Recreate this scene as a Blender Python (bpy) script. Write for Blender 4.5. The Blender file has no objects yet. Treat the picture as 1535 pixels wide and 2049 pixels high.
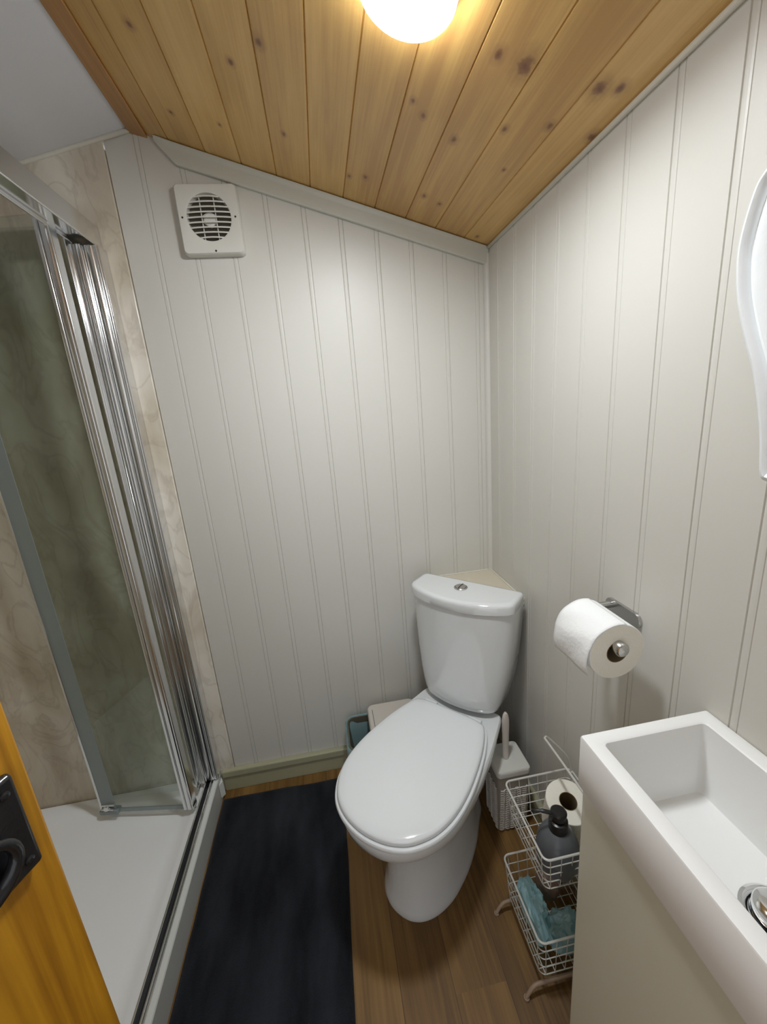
import bpy, math, random
from mathutils import Vector, Matrix, noise
random.seed(7)
PI = math.pi
SC = bpy.context.scene
COL = SC.collection
R2 = 2 ** .5

# ------------------------------------------------------------------ mesh helpers
class MB:
    def __init__(s):
        s.v = []; s.f = []; s.mi = []; s.sm = []
    def add(s, vs, fs, mi=0, smooth=False):
        o = len(s.v); s.v += [tuple(v) for v in vs]
        for f in fs:
            s.f.append([i + o for i in f]); s.mi.append(mi); s.sm.append(smooth)
        return s
    def box(s, x0, x1, y0, y1, z0, z1, mi=0):
        vs = [(x, y, z) for z in (z0, z1) for y in (y0, y1) for x in (x0, x1)]
        return s.add(vs, [(0, 2, 3, 1), (4, 5, 7, 6), (0, 1, 5, 4), (2, 6, 7, 3), (0, 4, 6, 2), (1, 3, 7, 5)], mi)
    def loft(s, loops, cap0=True, cap1=True, mi=0, smooth=True, closed=True):
        n = len(loops[0]); vs = [p for l in loops for p in l]; fs = []
        m = n if closed else n - 1
        for k in range(len(loops) - 1):
            for i in range(m):
                j = (i + 1) % n
                fs.append((k * n + i, k * n + j, (k + 1) * n + j, (k + 1) * n + i))
        s.add(vs, fs, mi, smooth)
        if cap0: s.add(loops[0], [tuple(reversed(range(n)))], mi, False)
        if cap1: s.add(loops[-1], [tuple(range(n))], mi, False)
        return s
    def tube(s, pts, r, n=8, closed=False, mi=0):
        pts = [Vector(p) for p in pts]; m = len(pts); loops = []
        T = []
        for i in range(m):
            if closed: d = pts[(i + 1) % m] - pts[i - 1]
            else: d = pts[min(i + 1, m - 1)] - pts[max(i - 1, 0)]
            T.append(d.normalized())
        a = Vector((0, 0, 1)) if abs(T[0].z) < .9 else Vector((1, 0, 0))
        N = (a - T[0] * a.dot(T[0])).normalized()
        for i in range(m):
            N = (N - T[i] * N.dot(T[i])).normalized(); B = T[i].cross(N)
            rr = r[i] if isinstance(r, (list, tuple)) else r
            loops.append([pts[i] + rr * (math.cos(2 * PI * k / n) * N + math.sin(2 * PI * k / n) * B) for k in range(n)])
        if closed:
            return s.loft(loops + [loops[0]], False, False, mi)
        return s.loft(loops, True, True, mi)
    def lathe(s, prof, c=(0, 0, 0), n=40, axis='z', cap0=True, cap1=True, mi=0):
        loops = []
        for r, h in prof:
            l = []
            for k in range(n):
                a = 2 * PI * k / n; u, v = r * math.cos(a), r * math.sin(a)
                if axis == 'z': p = (u, v, h)
                elif axis == 'y': p = (v, h, u)
                else: p = (h, u, v)
                l.append((p[0] + c[0], p[1] + c[1], p[2] + c[2]))
            loops.append(l)
        return s.loft(loops, cap0, cap1, mi)
    def build(s, name, mats, parent=None, bevel=0, seg=2, weld=True, autosm=True, sub=0, solid=0):
        me = bpy.data.meshes.new(name)
        me.from_pydata(s.v, [], s.f)
        if not isinstance(mats, (list, tuple)): mats = [mats]
        for m in mats: me.materials.append(m)
        for p, mi, sm in zip(me.polygons, s.mi, s.sm):
            p.material_index = mi; p.use_smooth = sm
        o = bpy.data.objects.new(name, me); COL.objects.link(o)
        if weld:
            import bmesh
            bm = bmesh.new(); bm.from_mesh(me)
            bmesh.ops.remove_doubles(bm, verts=bm.verts, dist=1e-5)
            bmesh.ops.recalc_face_normals(bm, faces=bm.faces)
            if autosm:
                for e in bm.edges:
                    if len(e.link_faces) == 2 and e.calc_face_angle(0) > .7: e.smooth = False
            bm.to_mesh(me); bm.free()
        if solid:
            md = o.modifiers.new('s', 'SOLIDIFY'); md.thickness = solid
        if bevel:
            md = o.modifiers.new('b', 'BEVEL'); md.width = bevel; md.segments = seg; md.limit_method = 'ANGLE'; md.angle_limit = .6
            for p in me.polygons: p.use_smooth = True
            wn = o.modifiers.new('w', 'WEIGHTED_NORMAL'); wn.keep_sharp = True
        if sub:
            md = o.modifiers.new('u', 'SUBSURF'); md.levels = sub; md.render_levels = sub
        if parent:
            o.parent = parent
        return o

def thing(name, label, cat, group=None, loc=(0, 0, 0)):
    o = bpy.data.objects.new(name, None); COL.objects.link(o); o.location = loc
    o['label'] = label; o['category'] = cat
    if group: o['group'] = group
    o.empty_display_size = .05
    return o
def tag(o, label, cat, group=None):
    o['label'] = label; o['category'] = cat
    if group: o['group'] = group
    return o
def struct(o, label=None):
    o['kind'] = 'structure'
    if label: o['label'] = label
    return o
def settle(root):
    """move each child mesh so its parent's location is respected (children are modelled in world space)"""
    for ch in root.children:
        ch.matrix_parent_inverse = Matrix.Translation(-root.location)
def rrect(w, h, r, n=6):
    pts = []
    for cx, cy, a0 in ((w / 2 - r, h / 2 - r, 0), (-w / 2 + r, h / 2 - r, PI / 2), (-w / 2 + r, -h / 2 + r, PI), (w / 2 - r, -h / 2 + r, 1.5 * PI)):
        for k in range(n + 1):
            a = a0 + PI / 2 * k / n; pts.append((cx + r * math.cos(a), cy + r * math.sin(a)))
    return pts
def catmull(P, n=6, closed=False):
    out = []; m = len(P); P = [Vector(p) for p in P]
    rng = range(m) if closed else range(m - 1)
    for i in rng:
        if closed: p0, p1, p2, p3 = P[i - 1], P[i], P[(i + 1) % m], P[(i + 2) % m]
        else: p0, p1, p2, p3 = P[max(i - 1, 0)], P[i], P[i + 1], P[min(i + 2, m - 1)]
        for k in range(n):
            t = k / n
            out.append(.5 * ((2 * p1) + (p2 - p0) * t + (2 * p0 - 5 * p1 + 4 * p2 - p3) * t * t + (3 * p1 - p0 - 3 * p2 + p3) * t ** 3))
    if not closed: out.append(P[-1])
    return out

# ------------------------------------------------------------------ materials
def lin(r, g, b):
    f = lambda c: c / 12.92 if c <= .04045 else ((c + .055) / 1.055) ** 2.4
    return (f(r / 255), f(g / 255), f(b / 255), 1)
def mat(name, col=(.8, .8, .8, 1), rough=.5, metal=0, coat=0, spec=.5, bump=0, bscale=200, vary=0, vscale=8, sheen=0, trans=0, ior=1.45, emit=None, es=0, sss=0):
    m = bpy.data.materials.new(name); m.use_nodes = True
    nt = m.node_tree; b = nt.nodes['Principled BSDF']
    b.inputs['Base Color'].default_value = col
    b.inputs['Roughness'].default_value = rough; b.inputs['Metallic'].default_value = metal
    b.inputs['Coat Weight'].default_value = coat; b.inputs['Coat Roughness'].default_value = .08
    b.inputs['Specular IOR Level'].default_value = spec; b.inputs['IOR'].default_value = ior
    b.inputs['Sheen Weight'].default_value = sheen; b.inputs['Transmission Weight'].default_value = trans
    if sss:
        b.inputs['Subsurface Weight'].default_value = sss; b.inputs['Subsurface Scale'].default_value = .01
    if emit: b.inputs['Emission Color'].default_value = emit; b.inputs['Emission Strength'].default_value = es
    tc = nt.nodes.new('ShaderNodeTexCoord')
    if vary:
        n = nt.nodes.new('ShaderNodeTexNoise'); n.inputs['Scale'].default_value = vscale; n.inputs['Detail'].default_value = 5
        nt.links.new(tc.outputs['Object'], n.inputs['Vector'])
        r = nt.nodes.new('ShaderNodeValToRGB')
        r.color_ramp.elements[0].position = .3; r.color_ramp.elements[1].position = .7
        r.color_ramp.elements[0].color = tuple(c * (1 - vary) for c in col[:3]) + (1,)
        r.color_ramp.elements[1].color = tuple(min(1, c * (1 + vary)) for c in col[:3]) + (1,)
        nt.links.new(n.outputs['Fac'], r.inputs['Fac']); nt.links.new(r.outputs['Color'], b.inputs['Base Color'])
    if bump:
        n = nt.nodes.new('ShaderNodeTexNoise'); n.inputs['Scale'].default_value = bscale; n.inputs['Detail'].default_value = 3
        nt.links.new(tc.outputs['Object'], n.inputs['Vector'])
        bp = nt.nodes.new('ShaderNodeBump'); bp.inputs['Strength'].default_value = bump; bp.inputs['Distance'].default_value = .002
        nt.links.new(n.outputs['Fac'], bp.inputs['Height']); nt.links.new(bp.outputs['Normal'], b.inputs['Normal'])
    return m

def N(nt, t, **kw):
    n = nt.nodes.new(t)
    for k, v in kw.items():
        if k.startswith('i_'):
            n.inputs[int(k[2:])].default_value = v
        else: setattr(n, k, v)
    return n
def ramp(nt, stops, fac):
    r = nt.nodes.new('ShaderNodeValToRGB'); e = r.color_ramp.elements
    while len(e) < len(stops): e.new(.5)
    for el, (p, c) in zip(e, stops): el.position = p; el.color = c
    nt.links.new(fac, r.inputs['Fac']); return r.outputs['Color']
def mathn(nt, op, a, b=None, c=None):
    n = nt.nodes.new('ShaderNodeMath'); n.operation = op
    for i, x in enumerate((a, b, c)):
        if x is None: continue
        if isinstance(x, (int, float)): n.inputs[i].default_value = x
        else: nt.links.new(x, n.inputs[i])
    return n.outputs[0]
def mixc(nt, fac, a, b, blend='MIX'):
    n = nt.nodes.new('ShaderNodeMix'); n.data_type = 'RGBA'; n.blend_type = blend
    for k, x in ((0, fac), (6, a), (7, b)):
        if isinstance(x, (int, float, tuple)): n.inputs[k].default_value = x
        else: nt.links.new(x, n.inputs[k])
    return n.outputs[2]

def wood_mat(name, c_dark, c_mid, c_light, plank=.0862, off=.0765, rough=.38, across='x', along='y', knots=(), grain=1.0, coat=.25, knotc=(.06, .022, .008, 1), swirl=0, randk=.35, lens=None, seam=0):
    m = bpy.data.materials.new(name); m.use_nodes = True; nt = m.node_tree; L = nt.links
    b = nt.nodes['Principled BSDF']; b.inputs['Roughness'].default_value = rough
    b.inputs['Coat Weight'].default_value = coat; b.inputs['Coat Roughness'].default_value = .25
    tc = nt.nodes.new('ShaderNodeTexCoord'); sp = nt.nodes.new('ShaderNodeSeparateXYZ'); L.new(tc.outputs['Object'], sp.inputs[0])
    A = sp.outputs['XYZ'.index(across.upper())]; B = sp.outputs['XYZ'.index(along.upper())]
    pid = mathn(nt, 'FLOOR', mathn(nt, 'DIVIDE', mathn(nt, 'ADD', A, off), plank))
    if lens:
        row = mathn(nt, 'FLOOR', mathn(nt, 'DIVIDE', mathn(nt, 'ADD', B, mathn(nt, 'MULTIPLY', pid, .37)), lens))
        pid = mathn(nt, 'ADD', pid, mathn(nt, 'MULTIPLY', row, 7.3))
    wn = nt.nodes.new('ShaderNodeTexWhiteNoise'); wn.noise_dimensions = '1D'; L.new(pid, wn.inputs['W'])
    cv = nt.nodes.new('ShaderNodeCombineXYZ')
    L.new(A, cv.inputs[0]); L.new(mathn(nt, 'MULTIPLY', B, .055), cv.inputs[1]); L.new(mathn(nt, 'MULTIPLY', wn.outputs[0], 30), cv.inputs[2])
    n1 = nt.nodes.new('ShaderNodeTexNoise'); n1.inputs['Scale'].default_value = 34 * grain; n1.inputs['Detail'].default_value = 6; n1.inputs['Distortion'].default_value = .6 + swirl
    L.new(cv.outputs[0], n1.inputs['Vector'])
    cv2 = nt.nodes.new('ShaderNodeCombineXYZ')
    L.new(A, cv2.inputs[0]); L.new(mathn(nt, 'MULTIPLY', B, .02), cv2.inputs[1]); L.new(mathn(nt, 'MULTIPLY', wn.outputs[0], 50), cv2.inputs[2])
    n2 = nt.nodes.new('ShaderNodeTexNoise'); n2.inputs['Scale'].default_value = 260 * grain; n2.inputs['Detail'].default_value = 2
    L.new(cv2.outputs[0], n2.inputs['Vector'])
    cv3 = nt.nodes.new('ShaderNodeCombineXYZ')
    L.new(mathn(nt, 'MULTIPLY', A, 1.0), cv3.inputs[0]); L.new(mathn(nt, 'MULTIPLY', B, .35), cv3.inputs[1]); L.new(mathn(nt, 'MULTIPLY', wn.outputs[0], 11), cv3.inputs[2])
    n3 = nt.nodes.new('ShaderNodeTexNoise'); n3.inputs['Scale'].default_value = 9; n3.inputs['Detail'].default_value = 3
    L.new(cv3.outputs[0], n3.inputs['Vector'])
    f = mathn(nt, 'ADD', mathn(nt, 'MULTIPLY', n1.outputs['Fac'], .5), mathn(nt, 'MULTIPLY', n2.outputs['Fac'], .2))
    f = mathn(nt, 'ADD', f, mathn(nt, 'MULTIPLY', n3.outputs['Fac'], .3))
    f = mathn(nt, 'ADD', f, mathn(nt, 'MULTIPLY', mathn(nt, 'SUBTRACT', wn.outputs[0], .5), randk * .3))
    col = ramp(nt, [(.34, c_dark), (.5, c_mid), (.66, c_light)], f)
    hf = None
    for (kx, ky, kr) in knots:
        # distance to an elliptical knot; slight noise on the rim
        dx = mathn(nt, 'SUBTRACT', A, kx); dy = mathn(nt, 'MULTIPLY', mathn(nt, 'SUBTRACT', B, ky), .6)
        d = mathn(nt, 'SQRT', mathn(nt, 'ADD', mathn(nt, 'MULTIPLY', dx, dx), mathn(nt, 'MULTIPLY', dy, dy)))
        k = mathn(nt, 'DIVIDE', d, kr)
        hf = k if hf is None else mathn(nt, 'MINIMUM', hf, k)
    if hf is not None:
        n4 = nt.nodes.new('ShaderNodeTexNoise'); n4.inputs['Scale'].default_value = 90
        L.new(tc.outputs['Object'], n4.inputs['Vector'])
        hf = mathn(nt, 'ADD', hf, mathn(nt, 'MULTIPLY', mathn(nt, 'SUBTRACT', n4.outputs['Fac'], .5), 1.1))
        halo = ramp(nt, [(0, (1, 1, 1, 1)), (.12, (.8, .8, .8, 1)), (.22, (.32, .32, .32, 1)), (.5, (0, 0, 0, 1))], mathn(nt, 'DIVIDE', hf, 5))
        col = mixc(nt, halo, col, knotc)
    if seam:
        fr = mathn(nt, 'FRACT', mathn(nt, 'DIVIDE', mathn(nt, 'ADD', A, off), plank))
        s_ = mathn(nt, 'LESS_THAN', fr, seam)
        col = mixc(nt, mathn(nt, 'MULTIPLY', s_, .7), col, tuple(c * .3 for c in c_dark[:3]) + (1,))
    L.new(col, b.inputs['Base Color'])
    bp = nt.nodes.new('ShaderNodeBump'); bp.inputs['Strength'].default_value = .15; bp.inputs['Distance'].default_value = .001
    L.new(n2.outputs['Fac'], bp.inputs['Height']); L.new(bp.outputs['Normal'], b.inputs['Normal'])
    return m

M = {}
M['paint'] = mat('painted_panelling', lin(208, 206, 199), .42, bump=.08, bscale=60)
M['trimpaint'] = mat('grey_trim_paint', lin(200, 200, 190), .4)
M['skirt'] = mat('olive_grey_skirting_paint', lin(168, 166, 138), .4)
M['ceilpaint'] = mat('white_ceiling_panel', lin(222, 224, 230), .35, bump=.15, bscale=300)
M['caulk'] = mat('white_caulk', lin(215, 212, 200), .5)
KN = [(-.805, -.351, .005), (-.641, -.352, .0045), (-.584, -.42, .006), (-.808, -.134, .004), (-.295, -.4, .0045), (-.32, -.425, .004),
      (-.222, -.571, .006), (-.178, -.572, .011), (-.225, -.369, .0055), (-.151, -.442, .0045), (-.061, -.587, .009), (-.035, -.6, .006), (-.086, -.486, .005),
      (-.229, -.15, .005), (-.186, -.138, .004), (-.412, -.124, .004), (-.375, -.142, .005), (-.105, -.339, .003), (-.048, -.043, .004), (-.703, -.151, .003), (-.561, -.198, .004), (-.012, -.5, .006),
      (-.46, -.9, .008), (-.2, -1.0, .007), (-.7, -.8, .006), (-.38, -1.3, .009), (-.62, -1.2, .006), (-.12, -.85, .006)]
M['pine'] = wood_mat('varnished_pine_ceiling', lin(184, 140, 76), lin(206, 164, 92), lin(222, 182, 112), knots=KN, rough=.4, coat=.5, knotc=lin(112, 62, 24), randk=.8)
M['ridge'] = wood_mat('darker_pine_trim', lin(160, 114, 66), lin(184, 138, 84), lin(200, 154, 100), plank=2, rough=.42, coat=.15)
M['floor'] = wood_mat('oak_vinyl_plank', lin(88, 62, 26), lin(118, 86, 40), lin(138, 104, 54), plank=.125, off=.02, rough=.5, coat=.0, seam=.012, lens=.9, grain=.8, swirl=1.2)
M['doorwood'] = wood_mat('varnished_orange_pine_door', lin(138, 88, 8), lin(188, 134, 26), lin(208, 158, 56), plank=5, rough=.35, coat=.4, grain=.45, swirl=2.2, across='y', along='z')
M['ceramic'] = mat('white_glazed_ceramic', lin(220, 223, 224), .12, coat=.6)
M['seat'] = mat('white_plastic_seat', lin(228, 232, 234), .14, coat=.4)
M['gloss'] = mat('white_gloss_cabinet', lin(208, 208, 192), .22, coat=.3)
M['basin'] = mat('white_cast_resin', lin(238, 239, 238), .35, coat=.08)
M['chrome'] = mat('chrome', (.78, .79, .80, 1), .08, 1)
M['chrome_f'] = mat('polished_aluminium', (.80, .81, .82, 1), .16, 1)
M['greytrim'] = mat('satin_grey_trim', lin(205, 207, 203), .4, .2)
M['chrome_d'] = mat('brushed_chrome', (.55, .55, .54, 1), .25, 1)
M['dark'] = mat('dark_gap', (.01, .01, .01, 1), .6)
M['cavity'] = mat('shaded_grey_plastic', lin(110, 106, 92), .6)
M['gasket'] = mat('black_rubber_gasket', (.012, .012, .015, 1), .3)
M['wseal'] = mat('white_upvc', lin(214, 217, 214), .3)
M['wplastic'] = mat('white_plastic', lin(214, 213, 206), .35)
M['beigeplastic'] = mat('pale_beige_plastic', lin(206, 199, 190), .4)
M['black'] = mat('black_metal', (.010, .010, .012, 1), .28, coat=.3, bump=.3, bscale=120)
M['blackpl'] = mat('black_plastic', (.012, .012, .013, 1), .25)
M['greybottle'] = mat('slate_grey_ceramic', lin(84, 88, 92), .38, coat=.15)
M['wire'] = mat('white_coated_wire', lin(196, 196, 190), .35)
M['tan'] = mat('worn_caster_plastic', lin(150, 128, 108), .45)
M['paper'] = mat('tissue_paper', lin(238, 240, 240), .95, spec=.1, bump=.5, bscale=160)
M['papere'] = mat('tissue_edge', lin(236, 233, 222), .95, spec=.1, bump=.6, bscale=400)
M['card'] = mat('cardboard_core', lin(124, 108, 80), .9)
M['tray'] = mat('white_acrylic_tray', lin(248, 250, 252), .3, coat=.2)
M['bindark'] = mat('dark_bin_plastic', lin(96, 92, 78), .5)
M['pouch'] = mat('brown_pouch', lin(128, 104, 88), .7, bump=.5, bscale=40)

# black mat: long streaky pile
def mat_rug():
    m = mat('black_pile', (.006, .007, .010, 1), 1, sheen=.08, spec=.1)
    nt = m.node_tree; b = nt.nodes['Principled BSDF']; tc = nt.nodes.new('ShaderNodeTexCoord')
    mp = nt.nodes.new('ShaderNodeMapping'); mp.inputs['Scale'].default_value = (14, 4, 1); nt.links.new(tc.outputs['Object'], mp.inputs[0])
    n = nt.nodes.new('ShaderNodeTexNoise'); n.inputs['Scale'].default_value = 1; n.inputs['Detail'].default_value = 6; nt.links.new(mp.outputs[0], n.inputs[0])
    c = ramp(nt, [(.35, (.008, .009, .012, 1)), (.7, (.026, .029, .036, 1))], n.outputs['Fac']); nt.links.new(c, b.inputs['Base Color'])
    n2 = nt.nodes.new('ShaderNodeTexNoise'); n2.inputs['Scale'].default_value = 500; nt.links.new(tc.outputs['Object'], n2.inputs[0])
    bp = nt.nodes.new('ShaderNodeBump'); bp.inputs['Strength'].default_value = .8; bp.inputs['Distance'].default_value = .003
    nt.links.new(n2.outputs['Fac'], bp.inputs['Height']); nt.links.new(bp.outputs['Normal'], b.inputs['Normal'])
    return m
M['rug'] = mat_rug()

def mat_marble():
    m = mat('beige_marble_panel', (.5, .45, .4, 1), .22, coat=.2)
    nt = m.node_tree; b = nt.nodes['Principled BSDF']; tc = nt.nodes.new('ShaderNodeTexCoord')
    mp = nt.nodes.new('ShaderNodeMapping'); mp.inputs['Rotation'].default_value = (0, .55, 0); mp.inputs['Scale'].default_value = (1.6, 1, .8)
    nt.links.new(tc.outputs['Object'], mp.inputs[0])
    n = nt.nodes.new('ShaderNodeTexNoise'); n.inputs['Scale'].default_value = 2.6; n.inputs['Detail'].default_value = 7; n.inputs['Distortion'].default_value = .9
    nt.links.new(mp.outputs[0], n.inputs[0])
    c = ramp(nt, [(.34, lin(188, 176, 156)), (.47, lin(210, 201, 184)), (.56, lin(224, 217, 204)), (.68, lin(235, 230, 220))], n.outputs['Fac'])
    n2 = nt.nodes.new('ShaderNodeTexNoise'); n2.inputs['Scale'].default_value = 5; n2.inputs['Detail'].default_value = 9; n2.inputs['Distortion'].default_value = 2.2
    nt.links.new(mp.outputs[0], n2.inputs[0])
    v = mathn(nt, 'ABSOLUTE', mathn(nt, 'SUBTRACT', n2.outputs['Fac'], .5))
    vf = ramp(nt, [(0, (.22, .22, .22, 1)), (.05, (0, 0, 0, 1))], v)
    nt.links.new(mixc(nt, vf, c, lin(140, 122, 104)), b.inputs['Base Color'])
    return m
M['marble'] = mat_marble()

def mat_glass(name, tint, gl=.9, rough=0.0, base=.0):
    m = bpy.data.materials.new(name); m.use_nodes = True; nt = m.node_tree
    for n in list(nt.nodes): nt.nodes.remove(n)
    o = nt.nodes.new('ShaderNodeOutputMaterial'); t = nt.nodes.new('ShaderNodeBsdfTransparent'); t.inputs[0].default_value = tint
    g = nt.nodes.new('ShaderNodeBsdfGlossy'); g.inputs['Roughness'].default_value = rough; g.inputs['Color'].default_value = (gl, gl, gl, 1)
    f = nt.nodes.new('ShaderNodeLayerWeight'); f.inputs[0].default_value = .5
    fr_ = mathn(nt, 'ADD', .04, mathn(nt, 'MULTIPLY', mathn(nt, 'POWER', f.outputs['Facing'], 5), .9))
    mx = nt.nodes.new('ShaderNodeMixShader'); nt.links.new(fr_, mx.inputs[0]); nt.links.new(t.outputs[0], mx.inputs[1]); nt.links.new(g.outputs[0], mx.inputs[2])
    last = mx.outputs[0]
    if base:
        d = nt.nodes.new('ShaderNodeBsdfDiffuse'); d.inputs[0].default_value = tint
        m2 = nt.nodes.new('ShaderNodeMixShader'); m2.inputs[0].default_value = base
        nt.links.new(last, m2.inputs[1]); nt.links.new(d.outputs[0], m2.inputs[2]); last = m2.outputs[0]
    nt.links.new(last, o.inputs[0]); return m
M['glass'] = mat_glass('green_tinted_shower_glass', (.905, .925, .905, 1))
M['seal'] = mat_glass('clear_grey_plastic_seal', (.62, .68, .70, 1), .6, .15, .35)
M['bag'] = mat_glass('light_blue_plastic_film', (.52, .76, .80, 1), 1, .18, .38)
M['lamp'] = mat('lamp_diffuser', (.9, .9, .9, 1), .4, emit=(.915, .965, 1, 1), es=102)
M['lampside'] = mat('lamp_side_diffuser', (.9, .9, .9, 1), .4, emit=(.95, .97, 1, 1), es=16)

# ------------------------------------------------------------------ dimensions
def zc(x):                     # underside of the pine ceiling (low on the right, ridge at x = -0.935)
    return 1.7728 - .304 * x if x > -.945 else 1.7728 + .304 * .945 - .27 * (-.945 - x)
XL, YF = -1.86, -1.62          # left and front limits
XE = -1.06                     # shower tray outer edge
YS = -.80                      # end of the shower

# walls with the beaded tongue and groove profile ---------------------------------
def groove_profile(centers, a0, a1):
    """list of (position, depth) running from a0 to a1"""
    P = [(a0, 0)]
    for c in sorted(centers):
        if c - .009 < a0 or c + .009 > a1: continue
        P += [(c - .0070, 0), (c - .0060, .0022), (c - .0049, .0006), (c - .002, .0002), (c + .002, .0002), (c + .0049, .0006), (c + .0060, .0022), (c + .0070, 0)]
    P.append((a1, 0)); return P
gb = [-(.0335 + .1 * k) for k in range(10)]
pr = groove_profile(gb, -1.01, .03)
mb = MB(); T = .035
front = [(x, d) for x, d in pr]
for i in range(len(front) - 1):
    (x0, d0), (x1, d1) = front[i], front[i + 1]
    mb.add([(x0, d0, 0), (x1, d1, 0), (x1, d1, zc(min(x1, 0)) + .02), (x0, d0, zc(x0) + .02)], [(0, 1, 2, 3)])
mb.add([(.03, T, 0), (-1.01, T, 0), (-1.01, T, 2.0), (-.935, T, 2.08), (.03, T, 1.8)], [(0, 1, 2, 3, 4)])
mb.add([(-1.01, 0, 0), (-1.01, T, 0), (-1.01, T, 2.02), (-1.01, 0, 2.02)], [(0, 1, 2, 3)])
struct(mb.build('wall_back', M['paint'], weld=False), 'pale grey-beige beaded panel wall behind the toilet')

gr = [-(.0787 + .1 * k) for k in range(16)]
pr = groove_profile(gr, YF - .05, 0)
mb = MB()
for i in range(len(pr) - 1):
    (y0, d0), (y1, d1) = pr[i], pr[i + 1]
    mb.add([(d0, y0, 0), (d1, y1, 0), (d1, y1, 1.79), (d0, y0, 1.79)], [(3, 2, 1, 0)])
mb.add([(T, YF - .05, 0), (T, 0, 0), (T, 0, 1.79), (T, YF - .05, 1.79)], [(0, 1, 2, 3)])
struct(mb.build('wall_right', M['paint'], weld=False), 'pale grey-beige beaded panel wall behind the basin')

# shower lining on the back wall, left wall and end partition (marble sheet)
mb = MB(); vs = [(-1.014, 0), (XL, 0)]
def slab_y(mb, x0, x1, y0, y1, z0=0, off=.015, n=8):
    for i in range(n):
        a = x0 + (x1 - x0) * i / n; b = x0 + (x1 - x0) * (i + 1) / n
        vs = [(a, y0, z0), (b, y0, z0), (b, y1, z0), (a, y1, z0), (a, y0, zc(a) + off), (b, y0, zc(b) + off), (b, y1, zc(b) + off), (a, y1, zc(a) + off)]
        fs = [(0, 1, 2, 3), (7, 6, 5, 4), (4, 5, 1, 0), (6, 7, 3, 2)]
        if i == 0: fs.append((0, 3, 7, 4))
        if i == n - 1: fs.append((1, 5, 6, 2))
        mb.add(vs, fs)
slab_y(mb, XL, -1.012, -.006, T)
struct(mb.build('wall_shower', M['marble'], bevel=.002), 'beige veined marble-effect sheet lining the shower')
mb = MB(); mb.box(XL - .04, XL, YF - .05, T, 0, 1.81)
struct(mb.build('wall_left', M['marble']), 'beige marble-effect sheet on the left side')
mb = MB(); slab_y(mb, XL, -1.075, YS - .03, YS)
struct(mb.build('wall_partition', M['marble']), 'panel closing the near end of the shower')
# front wall with the doorway the picture is taken from
mb = MB()
slab_y(mb, XL, -1.16, YF - .05, YF, n=4); slab_y(mb, -.38, 0, YF - .05, YF, n=3)
slab_y(mb, -1.16, -.945, YF - .05, YF, z0=1.92, n=2); slab_y(mb, -.945, -.62, YF - .05, YF, z0=1.92, n=2)
struct(mb.build('wall_front', M['paint'], weld=False), 'wall around the doorway')

# floor, ceiling
mb = MB(); mb.box(XL - .04, T, YF - 1.0, T, -.03, 0)
struct(mb.build('floor', M['floor']), 'brown oak plank floor')
mb = MB()
edges = [.02, -.0765] + [-.0765 - .0862 * k for k in range(1, 10)] + [-.905]
edges = [e for e in edges if e >= -.906]
for i in range(len(edges) - 1):       # each board with a small V joint
    a, b = edges[i], edges[i + 1]; g = .0016; h = .003
    za = lambda x: 1.7728 - .304 * x
    a2 = a - g if i else a; b2 = b + g
    P = [(a, za(a) + h), (a2, za(a2)), (b2, za(b2)), (b, za(b) + h), (b, za(b) + .03), (a, za(a) + .03)]
    mb.add([(x, YF - .05, z) for x, z in P] + [(x, T, z) for x, z in P],
           [(0, 1, 7, 6), (1, 2, 8, 7), (2, 3, 9, 8), (3, 4, 10, 9), (4, 5, 11, 10), (5, 0, 6, 11), (0, 5, 4, 3, 2, 1), (6, 7, 8, 9, 10, 11)])
struct(mb.build('ceiling', M['pine'], weld=False), 'sloping varnished pine board ceiling')
mb = MB(); za = lambda x: 1.7728 - .304 * x
P = [(-.9045, za(-.9045) - .006), (-.9465, za(-.9465) - .008), (-.9465, za(-.9465) + .03), (-.9045, za(-.9045) + .03)]
mb.add([(x, YF - .05, z) for x, z in P] + [(x, T, z) for x, z in P], [(0, 1, 5, 4), (1, 2, 6, 5), (2, 3, 7, 6), (3, 0, 4, 7), (0, 3, 2, 1), (4, 5, 6, 7)])
struct(mb.build('trim_1', M['ridge'], bevel=.0015), 'darker pine strip along the ridge')
mb = MB()
P = [(-.945, zc(-.946)), (XL - .04, zc(XL - .04)), (XL - .04, zc(XL - .04) + .03), (-.945, zc(-.946) + .03)]
mb.add([(x, YF - .05, z) for x, z in P] + [(x, T, z) for x, z in P], [(0, 1, 5, 4), (1, 2, 6, 5), (2, 3, 7, 6), (3, 0, 4, 7), (0, 3, 2, 1), (4, 5, 6, 7)])
struct(mb.build('ceiling', M['ceilpaint']), 'smooth white ceiling panel above the shower')

# cornice strip on the back wall under the pine (a sloping cove), bead on right wall, corner bead
mb = MB()
prof = [(-.0005, -.050), (-.010, -.050), (-.0125, -.046), (-.013, -.018), (-.016, -.012), (-.017, -.002), (-.0005, -.001)]
def sweep_x(prof, x0, x1):
    A = [(x0, p[0], za(x0) + p[1]) for p in prof]; B = [(x1, p[0], za(x1) + p[1]) for p in prof]
    n = len(prof); return A + B, [(i, (i + 1) % n, n + (i + 1) % n, n + i) for i in range(n)] + [tuple(reversed(range(n))), tuple(range(n, 2 * n))]
A = [(-.888, p[0], za(-.888) + p[1] * .25) for p in prof]; B = [(-.845, p[0], za(-.845) + p[1]) for p in prof]; D_ = [(-.001, p[0], za(-.001) + p[1]) for p in prof]
mb.loft([A, B, D_], smooth=False)
struct(mb.build('trim_2', M['trimpaint'], bevel=.002), 'grey painted cornice strip on the sloping wall top')
mb = MB(); mb.tube([(-.004, -.018, za(0) - .004), (-.004, YF, za(0) - .004)], .005, 8)
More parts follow.
